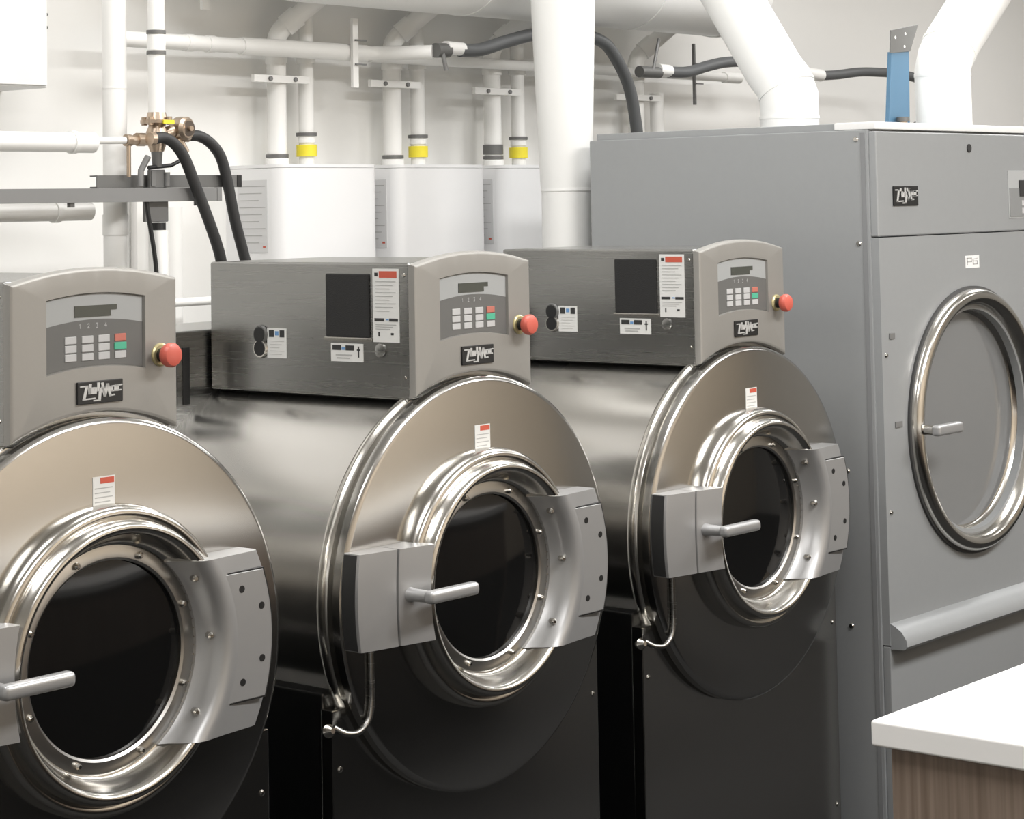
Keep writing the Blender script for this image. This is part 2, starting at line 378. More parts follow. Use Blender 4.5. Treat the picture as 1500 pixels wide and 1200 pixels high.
    B().lathe([(0.0, -0.037), (0.010, -0.0365), (0.0165, -0.034), (0.0195, -0.029), (0.0195, -0.023), (0.0175, -0.018), (0.0, -0.017)], 0.128, 1.3205, 32).build('mushroom_head', RED, EB)
    # console housing
    BX = -0.1635
    HB = B().box(-0.1635, 0.1635, 0.017, 0.555, 1.1975, 1.448, 0.005, 3).build('console_housing', STEEL_DIMMED, W)
    B().box(-0.1655, -0.1625, 0.0175, 0.038, 1.207, 1.440, 0.001).build('side_flange', STEEL_DIMMED, HB)
    for z in (1.425, 1.238):
        B().tube([(BX-0.001, 0.028, z), (BX-0.004, 0.028, z)], [0.0045, 0.003], 10).build('screw', POLISH, HB)
    B().box(-0.14, 0.14, 0.05, 0.55, 1.16, 1.20).build('housing_foot', BLACK, HB)
    vw = B().box(BX-0.004, BX+0.002, 0.116, 0.229, 1.308, 1.427, 0.003).build('vent_screen', MESHBLK, HB)
    B().box(BX-0.003, BX+0.001, 0.110, 0.234, 1.3015, 1.3085, 0.001).build('screen_lip', POLISH, vw)
    def sidelabel(name, y0, y1, z0, z1, bits):
        o = B().box(BX-0.0012, BX, y0, y1, z0, z1).build(name, WHITE_LAB, HB, smooth=False)
        for nm, mt, (a, b, c, d) in bits:                           # a,b across from the left; c,d up from the bottom
            B().box(BX-0.0017, BX-0.0012, y1-a*(y1-y0), y1-b*(y1-y0), z0+c*(z1-z0), z0+d*(z1-z0)).build(nm, mt, o, smooth=False)
        return o
    txt = lambda c0, n, st, a=0.10, b=0.88: [('label_text', LAB_GREY, (a, b-0.12*(k % 3), c0-k*st, c0-k*st+0.010)) for k in range(n)]
    sidelabel('warning_label', 0.041, 0.1075, 1.3015, 1.4370, [('label_header', LAB_RED, (0.25, 0.92, 0.875, 0.965)), ('warning_symbol', LAB_BLK, (0.08, 0.20, 0.895, 0.945)),
              ('label_bar', LAB_BLK, (0.06, 0.42, 0.285, 0.325)), ('label_bar', LAB_BLK, (0.62, 0.95, 0.285, 0.325)), ('label_mark', LAB_BLUE, (0.50, 0.60, 0.30, 0.32)),
              ('label_mark', LAB_BLK, (0.20, 0.25, 0.08, 0.14)), ('label_mark', LAB_BLK, (0.68, 0.78, 0.10, 0.13))] + txt(0.82, 9, 0.05) + txt(0.235, 3, 0.03))
    sidelabel('direction_label', 0.134, 0.218, 1.263, 1.297, [('label_bar', LAB_BLK, (0.05, 0.32, 0.62, 0.90)), ('label_bar', LAB_BLK, (0.46, 0.72, 0.62, 0.90)), ('label_mark', LAB_BLUE, (0.34, 0.44, 0.64, 0.80)),
              ('label_arrow', LAB_BLK, (0.84, 0.88, 0.25, 0.85)), ('label_arrow', LAB_BLK, (0.81, 0.91, 0.62, 0.70)), ('label_text', LAB_GREY, (0.15, 0.66, 0.32, 0.40)), ('label_text', LAB_GREY, (0.18, 0.60, 0.16, 0.23))])
    sidelabel('supply_label', 0.338, 0.391, 1.264, 1.321, [('label_bar', LAB_BLK, (0.10, 0.36, 0.70, 0.94)), ('label_bar', LAB_BLK, (0.66, 0.90, 0.70, 0.94)), ('label_mark', LAB_BLUE, (0.42, 0.60, 0.76, 0.90))] + txt(0.56, 5, 0.11, 0.16))
    SK = B().tube([(BX-0.001, 0.408, 1.281), (BX-0.006, 0.408, 1.281)], [0.019, 0.017], 24).build('socket', POLISH, HB)
    SK2 = B().tube([(BX-0.001, 0.408, 1.308), (BX-0.006, 0.408, 1.308)], [0.019, 0.017], 24).build('socket', GALVD, HB)
    B().tube([(BX-0.005, 0.408, 1.2815), (BX-0.007, 0.408, 1.2815)], 0.0145, 20).build('socket_core', BLACK, SK)
    B().tube([(BX-0.005, 0.408, 1.308), (BX-0.007, 0.408, 1.308)], 0.0145, 20).build('socket_core', BLACK, SK2)
    B().tube([(BX, 0.090, 1.286), (BX-0.0025, 0.090, 1.286), (BX-0.0035, 0.090, 1.286)], [0.013, 0.013, 0.010], 24).build('hole_plug', STEEL_DIMMED, HB)
    # rear cover with its vent slot
    RC = B().box(-0.285, 0.285, 0.562, 0.80, 0.90, 1.314, 0.004).build('rear_cover', STEEL_DIMMED, W)
    for x in (-0.222, -0.255):
        B().box(x-0.009, x+0.009, 0.559, 0.566, 1.170, 1.283, 0.002).build('vent_slot', BLACK, RC)
    return W
w0 = washer(); w0.location = (-0.9, 0, 0)
tag(w0, 'stainless steel washer nearest the camera, cut off by the left picture edge', 'washing machine', 'washers in a row')
w1 = copy_tree(w0); w1.location = (0, 0, 0); tag(w1, 'stainless steel washer in the middle, between two other washers')
w2 = copy_tree(w0); w2.location = (0.9, 0, 0); tag(w2, 'farthest stainless steel washer, standing right beside the tall grey dryer')

# ------------------------------------------------------------------ dryer
def dryer():
    Dr = empty('tumble_dryer', (0, 0, 0)); X0, X1, YF = 1.36, 2.24, -0.07; CX, CZ, R = 1.80, 1.0, 0.322
    # cabinet: open front shell so the drum shows through the door
    b = B()
    b.box(X0, X0+0.02, YF+0.02, 0.78, 0.03, 1.712, 0.003); b.box(X1-0.02, X1, YF+0.02, 0.78, 0.03, 1.712, 0.003)
    b.box(X0+0.02, X1-0.02, 0.76, 0.78, 0.03, 1.712); b.box(X0+0.02, X1-0.02, YF+0.02, 0.76, 0.03, 0.06); b.box(X0+0.02, X1-0.02, YF+0.02, 0.76, 1.695, 1.712)
    b.build('cabinet', DRY, Dr)
    B().box(X0+0.03, X1-0.03, YF+0.05, 0.75, 0.0, 0.032).build('plinth', BLACK, Dr)
    B().box(X0+0.012, X1-0.012, 0.02, 0.765, 1.710, 1.729, 0.002).build('top_cover', DRY, Dr)
    B().box(X0+0.006, X1-0.006, YF+0.002, 0.045, 1.7125, 1.730, 0.003).build('top_trim', mat('trim_white', (0.78, 0.78, 0.77), 0.45), Dr)
    for z in (1.69, 1.444, 0.91, 0.55):
        B().tube([(X0, -0.018 if z > 1 else 0.03, z), (X0-0.003, -0.018 if z > 1 else 0.03, z)], [0.007, 0.005], 12).build('screw', POLISH, Dr)
    B().box(X0-0.0015, X0+0.001, YF+0.028, YF+0.040, 0.05, 1.705, 0.0005).build('side_seam', mat('seam_grey', (0.22, 0.225, 0.23), 0.45), Dr)
    up_ = B().box(X0+0.004, X1-0.004, YF, YF+0.022, 1.4595, 1.708, 0.004, 3).build('control_door', DRY, Dr)
    B().tube([(1.815, YF-0.003, 1.671), (1.815, YF+0.001, 1.671)], 0.0105, 16).build('key_lock', LAB_BLK, up_)
    badge('badge', 1.433, 1.549, 1.531, 1.578, YF, Dr)
    CP = B().box(2.018, 2.200, YF-0.002, YF+0.001, 1.492, 1.615, 0.001).build('control_panel', mat('panel_grey', (0.40, 0.41, 0.41), 0.4), Dr)
    B().box(2.022, 2.196, YF-0.0035, YF-0.001, 1.496, 1.570).build('keypad', mat('panel_dark', (0.24, 0.245, 0.245), 0.4), CP, smooth=False)
    B().box(2.075, 2.145, YF-0.005, YF-0.001, 1.548, 1.590).build('display', LAB_BLK, CP, smooth=False)
    for i in range(3):
        for j in range(2): B().box(2.085+i*0.03, 2.105+i*0.03, YF-0.005, YF-0.003, 1.504+j*0.02, 1.518+j*0.02).build('key', KEY, CP, smooth=False)
    tg = B().box(1.779, 1.850, YF-0.001, YF+0.0, 1.372, 1.403).build('number_tag', mat('tag_white', (0.80, 0.80, 0.79), 0.5), Dr, smooth=False)
    tg.location.y = 0.0
    strokes([[(0.12, 0.25), (0.12, 0.8), (0.42, 0.8), (0.42, 0.5), (0.12, 0.5)], [(0.85, 0.75), (0.55, 0.7), (0.55, 0.3), (0.85, 0.3), (0.85, 0.55), (0.55, 0.55)]], 0.07,
            lambda u, v, d: (1.779+u*0.071, YF-0.001-d, 1.372+v*0.031), 0.0003).build('tag_mark', LAB_GREY, tg, smooth=False)
    # front panel with a round opening
    fb = B(); n = 96; z0, z1 = 0.515, 1.4575; xa, xb = X0+0.004, X1-0.004
    def sq(a):
        c, s = math.cos(a), math.sin(a); t = 1e9
        if c > 1e-9: t = min(t, (xb-CX)/c)
        if c < -1e-9: t = min(t, (xa-CX)/c)
        if s > 1e-9: t = min(t, (z1-CZ)/s)
        if s < -1e-9: t = min(t, (z0-CZ)/s)
        return CX+c*t, CZ+s*t
    angs = sorted(set([2*PI*k/n for k in range(n)] + [math.atan2(zz-CZ, xx-CX) % (2*PI) for xx in (xa, xb) for zz in (z0, z1)]))
    inn = [fb.bm.verts.new((CX+0.27*math.cos(a), YF, CZ+0.27*math.sin(a))) for a in angs]
    out = [fb.bm.verts.new((sq(a)[0], YF, sq(a)[1])) for a in angs]
    inb = [fb.bm.verts.new((CX+0.27*math.cos(a), YF+0.02, CZ+0.27*math.sin(a))) for a in angs]
    oub = [fb.bm.verts.new((sq(a)[0], YF+0.02, sq(a)[1])) for a in angs]
    for a, c in ((inn, out), (inb, inn), (out, oub)):
        for k in range(len(angs)): fb.bm.faces.new((a[k], a[(k+1) % len(angs)], c[(k+1) % len(angs)], c[k]))
    F = fb.build('front_panel', DRY, Dr, smooth=False)
    for x, z in ((1.382, 1.182), (1.384, 0.818)): B().tube([(x, YF, z), (x, YF-0.004, z)], [0.006, 0.004], 12).build('screw', POLISH, F)
    for x, z, hw in ((1.410, 1.226, 0.012), (1.430, 1.018, 0.016)): B().box(x-hw, x+hw, YF-0.003, YF, z-0.007, z+0.007, 0.001).build('door_latch', GALV, F)
    ring = B().lathe([(0.322, YF), (0.322, YF-0.012), (0.318, YF-0.022), (0.310, YF-0.028), (0.300, YF-0.029), (0.290, YF-0.025), (0.282, YF-0.012), (0.276, YF+0.01), (0.270, YF+0.03), (0.262, YF+0.033), (0.262, YF+0.045), (0.270, YF+0.045)], CX, CZ, 128).build('door_ring', POLISH, Dr, ang=60)
    B().lathe([(0.328, YF+0.0005), (0.328, YF-0.006), (0.320, YF-0.008), (0.320, YF+0.0005)], CX, CZ, 96).build('door_seal', mat('seal_dark', (0.05, 0.05, 0.05), 0.6), ring)
    B().lathe([(0.0, YF+0.034), (0.264, YF+0.034), (0.264, YF+0.040), (0.0, YF+0.040)], CX, CZ, 96).build('door_glass', GLASS, Dr)
    LV = B().tube([(1.505, YF-0.022, 1.0), (1.505, YF-0.060, 1.0)], 0.012, 16).build('door_handle', POLISH, Dr)
    B().box(1.490, 1.608, YF-0.076, YF-0.052, 0.987, 1.013, 0.007, 3).build('handle_grip', CAST, LV)
    B().lathe([(0.30, YF+0.06), (0.40, YF+0.08), (0.41, YF+0.12), (0.41, 0.70), (0.0, 0.70)], CX, CZ, 64).build('drum', mat('drum_grey', (0.30, 0.30, 0.30), 0.35, 0.7), Dr)
    # lint panel with rolled top lip
    lip = [(YF, 0.565), (YF-0.012, 0.560), (YF-0.030, 0.548), (YF-0.042, 0.530), (YF-0.044, 0.516), (YF-0.036, 0.508), (YF, 0.506)]
    lb = B(); a = [lb.bm.verts.new((X0+0.006, y, z)) for y, z in lip]; c = [lb.bm.verts.new((X1-0.006, y, z)) for y, z in lip]
    for k in range(len(lip)): lb.bm.faces.new((a[k], a[(k+1) % len(lip)], c[(k+1) % len(lip)], c[k]))
    lb.bm.faces.new(a); lb.bm.faces.new(c)
    LP = B().box(X0+0.004, X1-0.004, YF, YF+0.02, 0.05, 0.512, 0.003).build('lint_panel', DRY, Dr)
    lb.build('panel_lip', DRY, LP)
    return tag(Dr, 'tall grey tumble dryer with round porthole door at the right', 'dryer')
dryer()

# ------------------------------------------------------------------ counter
CT = B().box(-0.702, 1.75, -2.10, -1.253, 0.868, 0.900, 0.004, 3).build('countertop', COUNTER)
tag(CT, 'white solid countertop on the wood-grain cabinet in the lower right corner', 'countertop')
CB = empty('counter_cabinet', (0.5, -1.67, 0))
def cpart(name, m, x0, x1, y0, y1, z0, z1, bev=0.001, par=CB):
    return B().box(x0-0.5, x1-0.5, y0+1.67, y1+1.67, z0, z1, bev).build(name, m, par)
cpart('end_panel', WOOD, -0.685, -0.665, -2.085, -1.272, 0.0, 0.868)
cpart('end_panel', WOOD, 1.70, 1.72, -2.085, -1.272, 0.0, 0.868)
REFLECT_DARK = mat('reflect_dark', (0.018, 0.018, 0.018), 0.6, spec=0.2)
cpart('back_panel', WOOD, -0.664, 1.699, -1.292, -1.274, 0.55, 0.867)
cpart('dark_reflect_panel', REFLECT_DARK, -0.664, 1.699, -1.293, -1.285, 0.0, 0.549)  # unseen lower back, added dark for the washer steel to reflect
cpart('carcass', REFLECT_DARK, -0.664, 1.699, -2.06, -1.293, 0.08, 0.867)
for k in range(4):
    d = cpart('door', WOOD, -0.66+k*0.59, -0.075+k*0.59, -2.083, -2.062, 0.10, 0.862)
    cpart('handle', GALV, -0.20+k*0.59, -0.10+k*0.59, -2.095, -2.083, 0.80, 0.81, 0.001, d)
tag(CB, 'brown wood-grain counter cabinet under the white top', 'cabinet')

# ------------------------------------------------------------------ water heaters on the back wall
def heater(label, x0):
    h = empty('water_heater', (x0+0.185, WY1, 1.05)); ox, oy, oz = x0+0.185, WY1, 1.05
    poly = []
    for (cx, cy, a0) in ((x0+0.035, 1.335, 180), (x0+0.335, 1.335, 270)):
        for k in range(7):
            a = math.radians(a0+90*k/6); poly.append((cx+0.035*math.cos(a)-ox, cy+0.035*math.sin(a)-oy))
    poly += [(x0+0.37-ox, 0.0), (x0-ox, 0.0)]
    def slab(z0, z1, s=1.0):
        b = B(); lo = [b.bm.verts.new((x, y, z0-oz)) for x, y in poly]; hi = [b.bm.verts.new((x, y, z1-oz)) for x, y in poly]
        for k in range(len(poly)): b.bm.faces.new((lo[k], lo[(k+1) % len(poly)], hi[(k+1) % len(poly)], hi[k]))
        b.bm.faces.new(lo); b.bm.faces.new(hi); return b
    slab(1.05, 1.6545).build('body', WHITE_HEAT, h); slab(1.6555, 1.664).build('top_cap', WHITE_HEAT, h)
    lab = B().box(x0-0.0012-ox, x0-ox, 1.345-oy, 1.455-oy, 1.44-oz, 1.625-oz).build('rating_label', mat('label_pale', (0.66, 0.66, 0.66), 0.5), h, smooth=False)
    t = B()
    for k in range(9): t.box(x0-0.0016-ox, x0-0.0012-ox, 1.352-oy+0.012*(k % 3), 1.448-oy, 1.608-0.018*k-oz, 1.610-0.018*k-oz)
    t.build('label_text', LAB_GREY, lab, smooth=False)
    B().box(x0-0.0016-ox, x0-0.0012-ox, 1.352-oy, 1.362-oy, 1.452-oz, 1.457-oz).build('label_mark', LAB_RED, lab, smooth=False)
    return tag(h, label, 'water heater', 'white water heaters on the back wall')
heater('white wall water heater with rating label, directly behind the black hoses', 0.748)
heater('middle white water heater of the three on the back wall', 1.190)
heater('white water heater partly hidden by the thick vertical white duct', 1.632)

def pipe(name, label, pts, r, m=WHITE_PIPE, collars=(), extra=None, cat='pipe', group=None, n=18, smooth_path=False):
    P = catmull(pts) if smooth_path else pts
    o = empty(name, pts[0]); off = Vector(pts[0])
    B().tube([Vector(p)-off for p in P], r, n).build('tube', m, o)
    for (p, q, rr, mm) in collars:
        B().tube([Vector(p)-off, Vector(q)-off], rr, n).build('collar', mm, o)
    if extra: extra(o, off)
    return tag(o, label, cat, group)
def rnd(a, b, c, r=0.05, k=5):                                     # rounded corner a-b-c
    a, b, c = Vector(a), Vector(b), Vector(c); p = b+(a-b).normalized()*r; q = b+(c-b).normalized()*r
    return [(p*(1-t)**2 + b*2*t*(1-t) + q*t*t) for t in [i/k for i in range(k+1)]]

HY = 1.43; ZT = 1.664
def flue(x, label, dark=False):
    pts = [(x, HY, ZT)] + rnd((x, HY, ZT), (x, HY, 2.010), (x+0.086, HY-0.086, 2.109), 0.03) + [(x+0.086, HY-0.086, 2.109)]
    cm = GALVD
    cl = [((x, HY, ZT), (x, HY, ZT+0.018), 0.031, WHITE_PIPE), ((x, HY, ZT+0.020), (x, HY, ZT+0.029), 0.030, cm), ((x, HY, 1.93), (x, HY, 1.95), 0.029, WHITE_PIPE)]
    d = Vector((0.10, -0.10, 0.115)).normalized(); q = Vector((x, HY, 2.010))
    cl.append((q+d*0.03, q+d*0.075, 0.030, WHITE_PIPE))
    if dark: cl.append(((x, HY, ZT+0.034), (x, HY, ZT+0.062), 0.030, GALVD))
    return pipe('flue_pipe', label, pts, 0.0255, collars=cl, group='white flue pipes above the heaters')
flue(0.866, 'white flue pipe nearest the brass valve, bending right above the first heater')
flue(1.308, 'white flue pipe bending right above the middle heater')
flue(1.736, 'white flue pipe with a dark coupling, left of the thick duct', True)
flue(2.440, 'white flue pipe seen between the thick duct and the dryer duct, behind the curved hose')
def ytag(x, label):
    def ex(o, off):
        t = B().tube([Vector((x, HY, ZT+0.024))-off, Vector((x, HY, ZT+0.055))-off], 0.0275, 18).build('yellow_tag', YELLOW, o); tag(t, 'yellow tag wrapped round the pipe')
    return pipe('vent_pipe', label, [(x, HY, ZT), (x, HY, CEIL)], 0.0205, collars=[((x, HY, ZT+0.060), (x, HY, ZT+0.078), 0.024, WHITE_PIPE), ((x, HY, ZT+0.078), (x, HY, ZT+0.087), 0.028, GALVD), ((x, HY, 1.935), (x, HY, 1.955), 0.026, WHITE_PIPE)], extra=ex, group='vertical pipes with yellow tags')
ytag(0.974, 'vertical white pipe with yellow tag on the leftmost heater')
ytag(1.412, 'vertical white pipe with yellow tag on the middle heater')
ytag(1.852, 'vertical white pipe with yellow tag right beside the thick duct')
pipe('vent_pipe', 'plain white vertical pipe behind the dryer, right of the curved hose', [(2.55, HY, 1.0), (2.55, HY, 1.90)], 0.0225, group='plain back wall pipes')

def strut(label, x0, x1, z, y=HY-0.0315, m=WHITE_PIPE, h=0.0095, dpt=0.006, wall=True):
    o = empty('strut_channel', ((x0+x1)/2, y, z)); ox, oy, oz = (x0+x1)/2, y, z
    B().box(x0-ox, x1-ox, -dpt, dpt, -h, h, 0.001).build('channel', m, o)
    for xx in (x0+0.055, x1-0.055): B().tube([(xx-ox, -dpt, 0), (xx-ox, -dpt-0.006, 0)], 0.006, 8).build('nut', GALV, o)
    return tag(o, label, 'bracket', 'short white pipe brackets')
strut('short white bracket holding the leftmost flue pipe', 0.752, 0.952, 1.888)
strut('short white bracket across the middle flue pipe', 1.185, 1.385, 1.888)
strut('short white bracket across the flue pipe left of the thick duct', 1.618, 1.825, 1.880)
strut('short white bracket behind the curved dark hose', 2.29, 2.52, 1.880)

# header pipes
HYP = 1.35
pts = [(0.255, HYP, 1.964), (1.10, HYP, 1.964)] + rnd((1.10, HYP, 1.964), (1.15, HYP, 1.964), (1.24, 1.20, 1.964), 0.035) + [(1.235, 1.21, 1.964)]
pipe('header_pipe', 'long white horizontal pipe from the upper left to the hose connector', pts, 0.0195,
     collars=[((0.48, HYP, 1.964), (0.505, HYP, 1.964), 0.0215, WHITE_PIPE), ((0.55, HYP, 1.964), (0.575, HYP, 1.964), 0.0215, WHITE_PIPE), ((0.665, HYP, 1.964), (1.12, HYP, 1.964), 0.0225, WHITE_PIPE)])
pipe('supply_pipe', 'thinner white horizontal pipe running behind the thick duct to the right', [(1.17, HYP+0.03, 1.958), (2.94, HYP+0.03, 1.958)], 0.0145,
     collars=[((2.86, HYP+0.03, 1.958), (2.95, HYP+0.03, 1.958), 0.018, WHITE_PIPE)])
def hanger(label, x, y, z0, z1, wdt, m, bolts=True):
    o = empty('pipe_hanger', (x, y, z0))
    B().box(-wdt, wdt, -0.005, 0.005, 0, z1-z0, 0.001).build('strip', m, o)
    if bolts:
        for z in (1.994-z0, 1.930-z0): B().box(-wdt*0.5, 0.035, -0.012, -0.006, z-0.002, z+0.002).build('u_bolt', GALV, o)
    return tag(o, label, 'bracket')
hanger('upright white strip clamped to the long horizontal pipe', 1.050, HYP-0.0275, 1.868, 2.052, 0.0105, WHITE_PIPE)
hanger('thin grey upright rod crossing the thin pipe left of the slanted duct', 2.66, HYP+0.008, 1.862, 2.06, 0.004, GALV)
hanger('short white strip hanging from above near the top left pipe', 0.592, 1.40, 2.055, CEIL, 0.0125, WHITE_PIPE, False)

# ------------------------------------------------------------------ ducts
def duct(name, label, pts, r, rings=(), n=40):
    o = empty(name, pts[0]); off = Vector(pts[0])
    B().tube([Vector(p)-off for p in pts], r, n).build('shell', WHITE_DUCT, o, ang=50)
    for p, q, rr in rings: B().tube([Vector(p)-off, Vector(q)-off], rr, n).build('seam_ring', WHITE_DUCT, o)
    return tag(o, label, 'duct')
EX, EY = 1.424, 0.91
duct('exhaust_duct', 'thick vertical white duct rising between the heaters and the dryer', [(EX, EY, 0.0), (EX, EY, 1.585), (EX, EY, 1.60), (EX, EY, 2.06), (EX, EY, CEIL)], [0.0665, 0.0665, 0.069, 0.085, 0.097],
     rings=[((EX, EY, 1.584), (EX, EY, 1.591), 0.0685)])
MZ = 2.232; MY = 1.20
duct('main_duct', 'wide horizontal white duct running along the top of the back wall', [(0.42, MY, CEIL), (0.42, MY, 2.52), (0.45, MY, 2.40), (0.53, MY, 2.29), (0.66, MY, MZ+0.01), (0.72, MY, MZ), (2.66, MY, MZ)], 0.163,
     rings=[((2.10, MY, MZ), (2.112, MY, MZ), 0.1655), ((2.56, MY, MZ), (2.572, MY, MZ), 0.1665), ((1.35, MY, MZ), (1.362, MY, MZ), 0.1655)])
E1 = (1.82, 0.46)
p = [(E1[0], E1[1], 1.729), (E1[0], E1[1], 1.83), (E1[0], E1[1]+0.015, 1.862), (E1[0], E1[1]+0.045, 1.898), (E1[0], E1[1]+0.709, CEIL)]
duct('elbow_duct', 'slanted white duct leaning left from the top of the dryer', p, 0.0785, rings=[((E1[0], E1[1], 1.765), (E1[0], E1[1]+0.0, 1.772), 0.0800), ((E1[0], E1[1]+0.006, 1.842), (E1[0], E1[1]+0.010, 1.850), 0.0800)])
E2 = (2.04, 0.12)
p = [(E2[0], E2[1], 1.729), (E2[0], E2[1], 1.885), (E2[0]+0.018, E2[1], 1.92), (E2[0]+0.05, E2[1], 1.955), (E2[0]+0.985, E2[1]-0.20, CEIL)]
duct('elbow_duct', 'white duct leaning right beside the blue bracket', p, 0.0735, rings=[((E2[0], E2[1], 1.868), (E2[0], E2[1], 1.876), 0.075), ((E2[0]+0.035, E2[1], 1.94), (E2[0]+0.042, E2[1], 1.948), 0.075)])

# blue bracket on the dryer
bb = empty('blue_bracket', (1.90, 0.17, 1.729))
B().prism([(-0.070, 0.0), (0.038, 0.0), (0.044, 0.205), (-0.046, 0.200)], -0.006, 0.006, 0.001, 1).build('strap', BLUE, bb)
tp = B().prism([(-0.056, 0.196), (0.046, 0.205), (0.092, 0.278), (-0.050, 0.256)], -0.009, -0.005, 0.0005, 1).build('steel_plate', GALVD, bb)
for x, z in ((-0.030, 0.238), (0.022, 0.250), (0.016, 0.216)): B().tube([(x, -0.0095, z), (x, -0.0090, z)], 0.0042, 10).build('plate_hole', WHITE_PIPE, tp)
B().tube([(-0.030, -0.025, 0.0), (-0.030, -0.025, 0.020)], 0.011, 12).build('fitting', BRASS, bb)
B().tube([(-0.030, -0.025, 0.018), (-0.030, -0.025, 0.030)], 0.017, 12).build('fitting_cap', GALVD, bb)
tag(bb, 'blue strap bracket with grey perforated plate on top of the dryer', 'bracket')

# dark flexible hoses by the ceiling
def flex(label, pts, r, conn):
    o = empty('flexible_hose', pts[0]); off = Vector(pts[0])
    B().tube([Vector(q)-off for q in catmull(pts)], r, 14).build('hose', HOSEGREY, o)
    for nm, m, a, b, rr in conn: B().tube([Vector(a)-off, Vector(b)-off], rr, 14).build(nm, m, o)
    return tag(o, label, 'hose', 'dark flexible hoses near the ducts')
HY2 = 1.20
flex('dark ribbed hose arching behind the thick duct and down behind the dryer',
     [(1.335, HY2, 1.972), (1.42, HY2, 1.978), (1.53, HY2, 2.005), (1.66, HY2, 2.032), (1.82, HY2, 2.045), (1.96, HY2, 2.028), (2.03, HY2, 1.985), (2.095, HY2, 1.900), (2.125, HY2, 1.80), (2.135, HY2, 1.70), (2.135, HY2, 1.40)], 0.0185,
     [('connector', WHITE_PIPE, (1.275, HY2, 1.977), (1.345, HY2, 1.976), 0.0185), ('valve', GALVD, (1.235, HY2, 1.968), (1.285, HY2, 1.970), 0.020), ('valve_handle', GALV, (1.250, HY2-0.012, 1.965), (1.262, HY2-0.014, 1.915), 0.006)])
flex('dark hose between the curved hose and the slanted white duct',
     [(2.30, HY2, 1.947), (2.40, HY2, 1.951), (2.52, HY2, 1.975), (2.62, HY2, 1.990), (2.76, HY2, 1.996), (2.90, HY2, 1.988), (3.05, HY2, 1.974)], 0.0175,
     [('connector', WHITE_PIPE, (2.245, HY2, 1.952), (2.305, HY2, 1.950), 0.019), ('valve', GALVD, (2.15, HY2, 1.943), (2.25, HY2, 1.943), 0.018), ('valve_handle', GALV, (2.205, HY2-0.012, 1.95), (2.235, HY2-0.014, 2.045), 0.005)])
flex('dark hose running from the slanted duct to behind the blue bracket',
     [(3.17, HY2, 1.965), (3.28, HY2, 1.972), (3.42, HY2, 1.986), (3.55, HY2, 1.990), (3.72, HY2, 1.988), (3.86, HY2, 1.965), (3.95, HY2+0.02, 1.90), (4.12, HY2+0.14, 1.84), (4.32, WY1, 1.82)], 0.0165,
     [('connector', WHITE_PIPE, (3.06, HY2, 1.972), (3.175, HY2, 1.966), 0.021)])

# ------------------------------------------------------------------ pipework and valve at the left
CY = 0.95
pipe('riser_pipe', 'tall white vertical pipe at the left, with a faint elbow joint', [(0.0005, 1.04, 0.0), (0.0005, 1.04, CEIL)], 0.0268,
     collars=[((0.0005, 1.04, 1.82), (0.0005, 1.04, 1.824), 0.0276, WHITE_PIPE), ((0.0005, 1.04, 1.50), (0.0005, 1.04, 1.545), 0.0285, WHITE_PIPE)])
vx = 0.043
pipe('feed_pipe', 'white vertical pipe with dark clamps feeding the brass valve', [(vx, CY, 1.765), (vx, CY, CEIL)], [0.0185, 0.0185],
     collars=[((vx, CY, 1.938), (vx, CY, 1.946), 0.0215, GALVD), ((vx, CY, 1.893), (vx, CY, 1.900), 0.0215, GALVD), ((vx, CY, 1.902), (vx, CY, 1.936), 0.0205, WHITE_PIPE)])
pipe('main_pipe', 'thick white horizontal pipe with a capped end at the far left', [(-1.3, CY+0.02, 1.699), (-0.125, CY+0.02, 1.699)], 0.021,
     collars=[((-0.178, CY+0.02, 1.699), (-0.166, CY+0.02, 1.699), 0.0245, WHITE_PIPE), ((-0.166, CY+0.02, 1.699), (-0.118, CY+0.02, 1.699), 0.0225, WHITE_PIPE)],
     extra=lambda o, off: B().tube([Vector((-0.13, CY+0.01, 1.703))-off, Vector((-0.046, CY, 1.704))-off], 0.008, 12).build('branch', WHITE_PIPE, o))
pipe('drain_pipe', 'white horizontal pipe just below the steel channels at left', [(-1.3, 1.06, 1.553), (-0.055, 1.06, 1.553)], 0.0205,
     collars=[((-0.155, 1.06, 1.553), (-0.140, 1.06, 1.553), 0.024, WHITE_PIPE)])
pipe('lower_pipe', 'white vertical pipe directly below the black clamp', [(vx+0.002, CY, 0.0), (vx+0.002, CY, 1.509)], 0.022,
     collars=[((vx+0.002, CY, 1.509), (vx+0.002, CY, 1.525), 0.0165, BLACK)])
pipe('cross_pipe', 'thin white horizontal pipe glimpsed between the first two washer consoles', [(-0.30, 1.30, 1.330), (0.74, 1.30, 1.330)], 0.0105)
pipe('conduit', 'thin grey vertical conduit on the wall right of the steel channels', [(0.43, 1.488, 0.0), (0.43, 1.488, 1.60)], 0.008, m=mat('conduit_grey', (0.55, 0.54, 0.52), 0.5))
pipe('wall_pipe', 'white vertical pipe against the wall behind the hoses', [(0.515, 1.45, 0.0), (0.515, 1.45, 1.56)], 0.03)

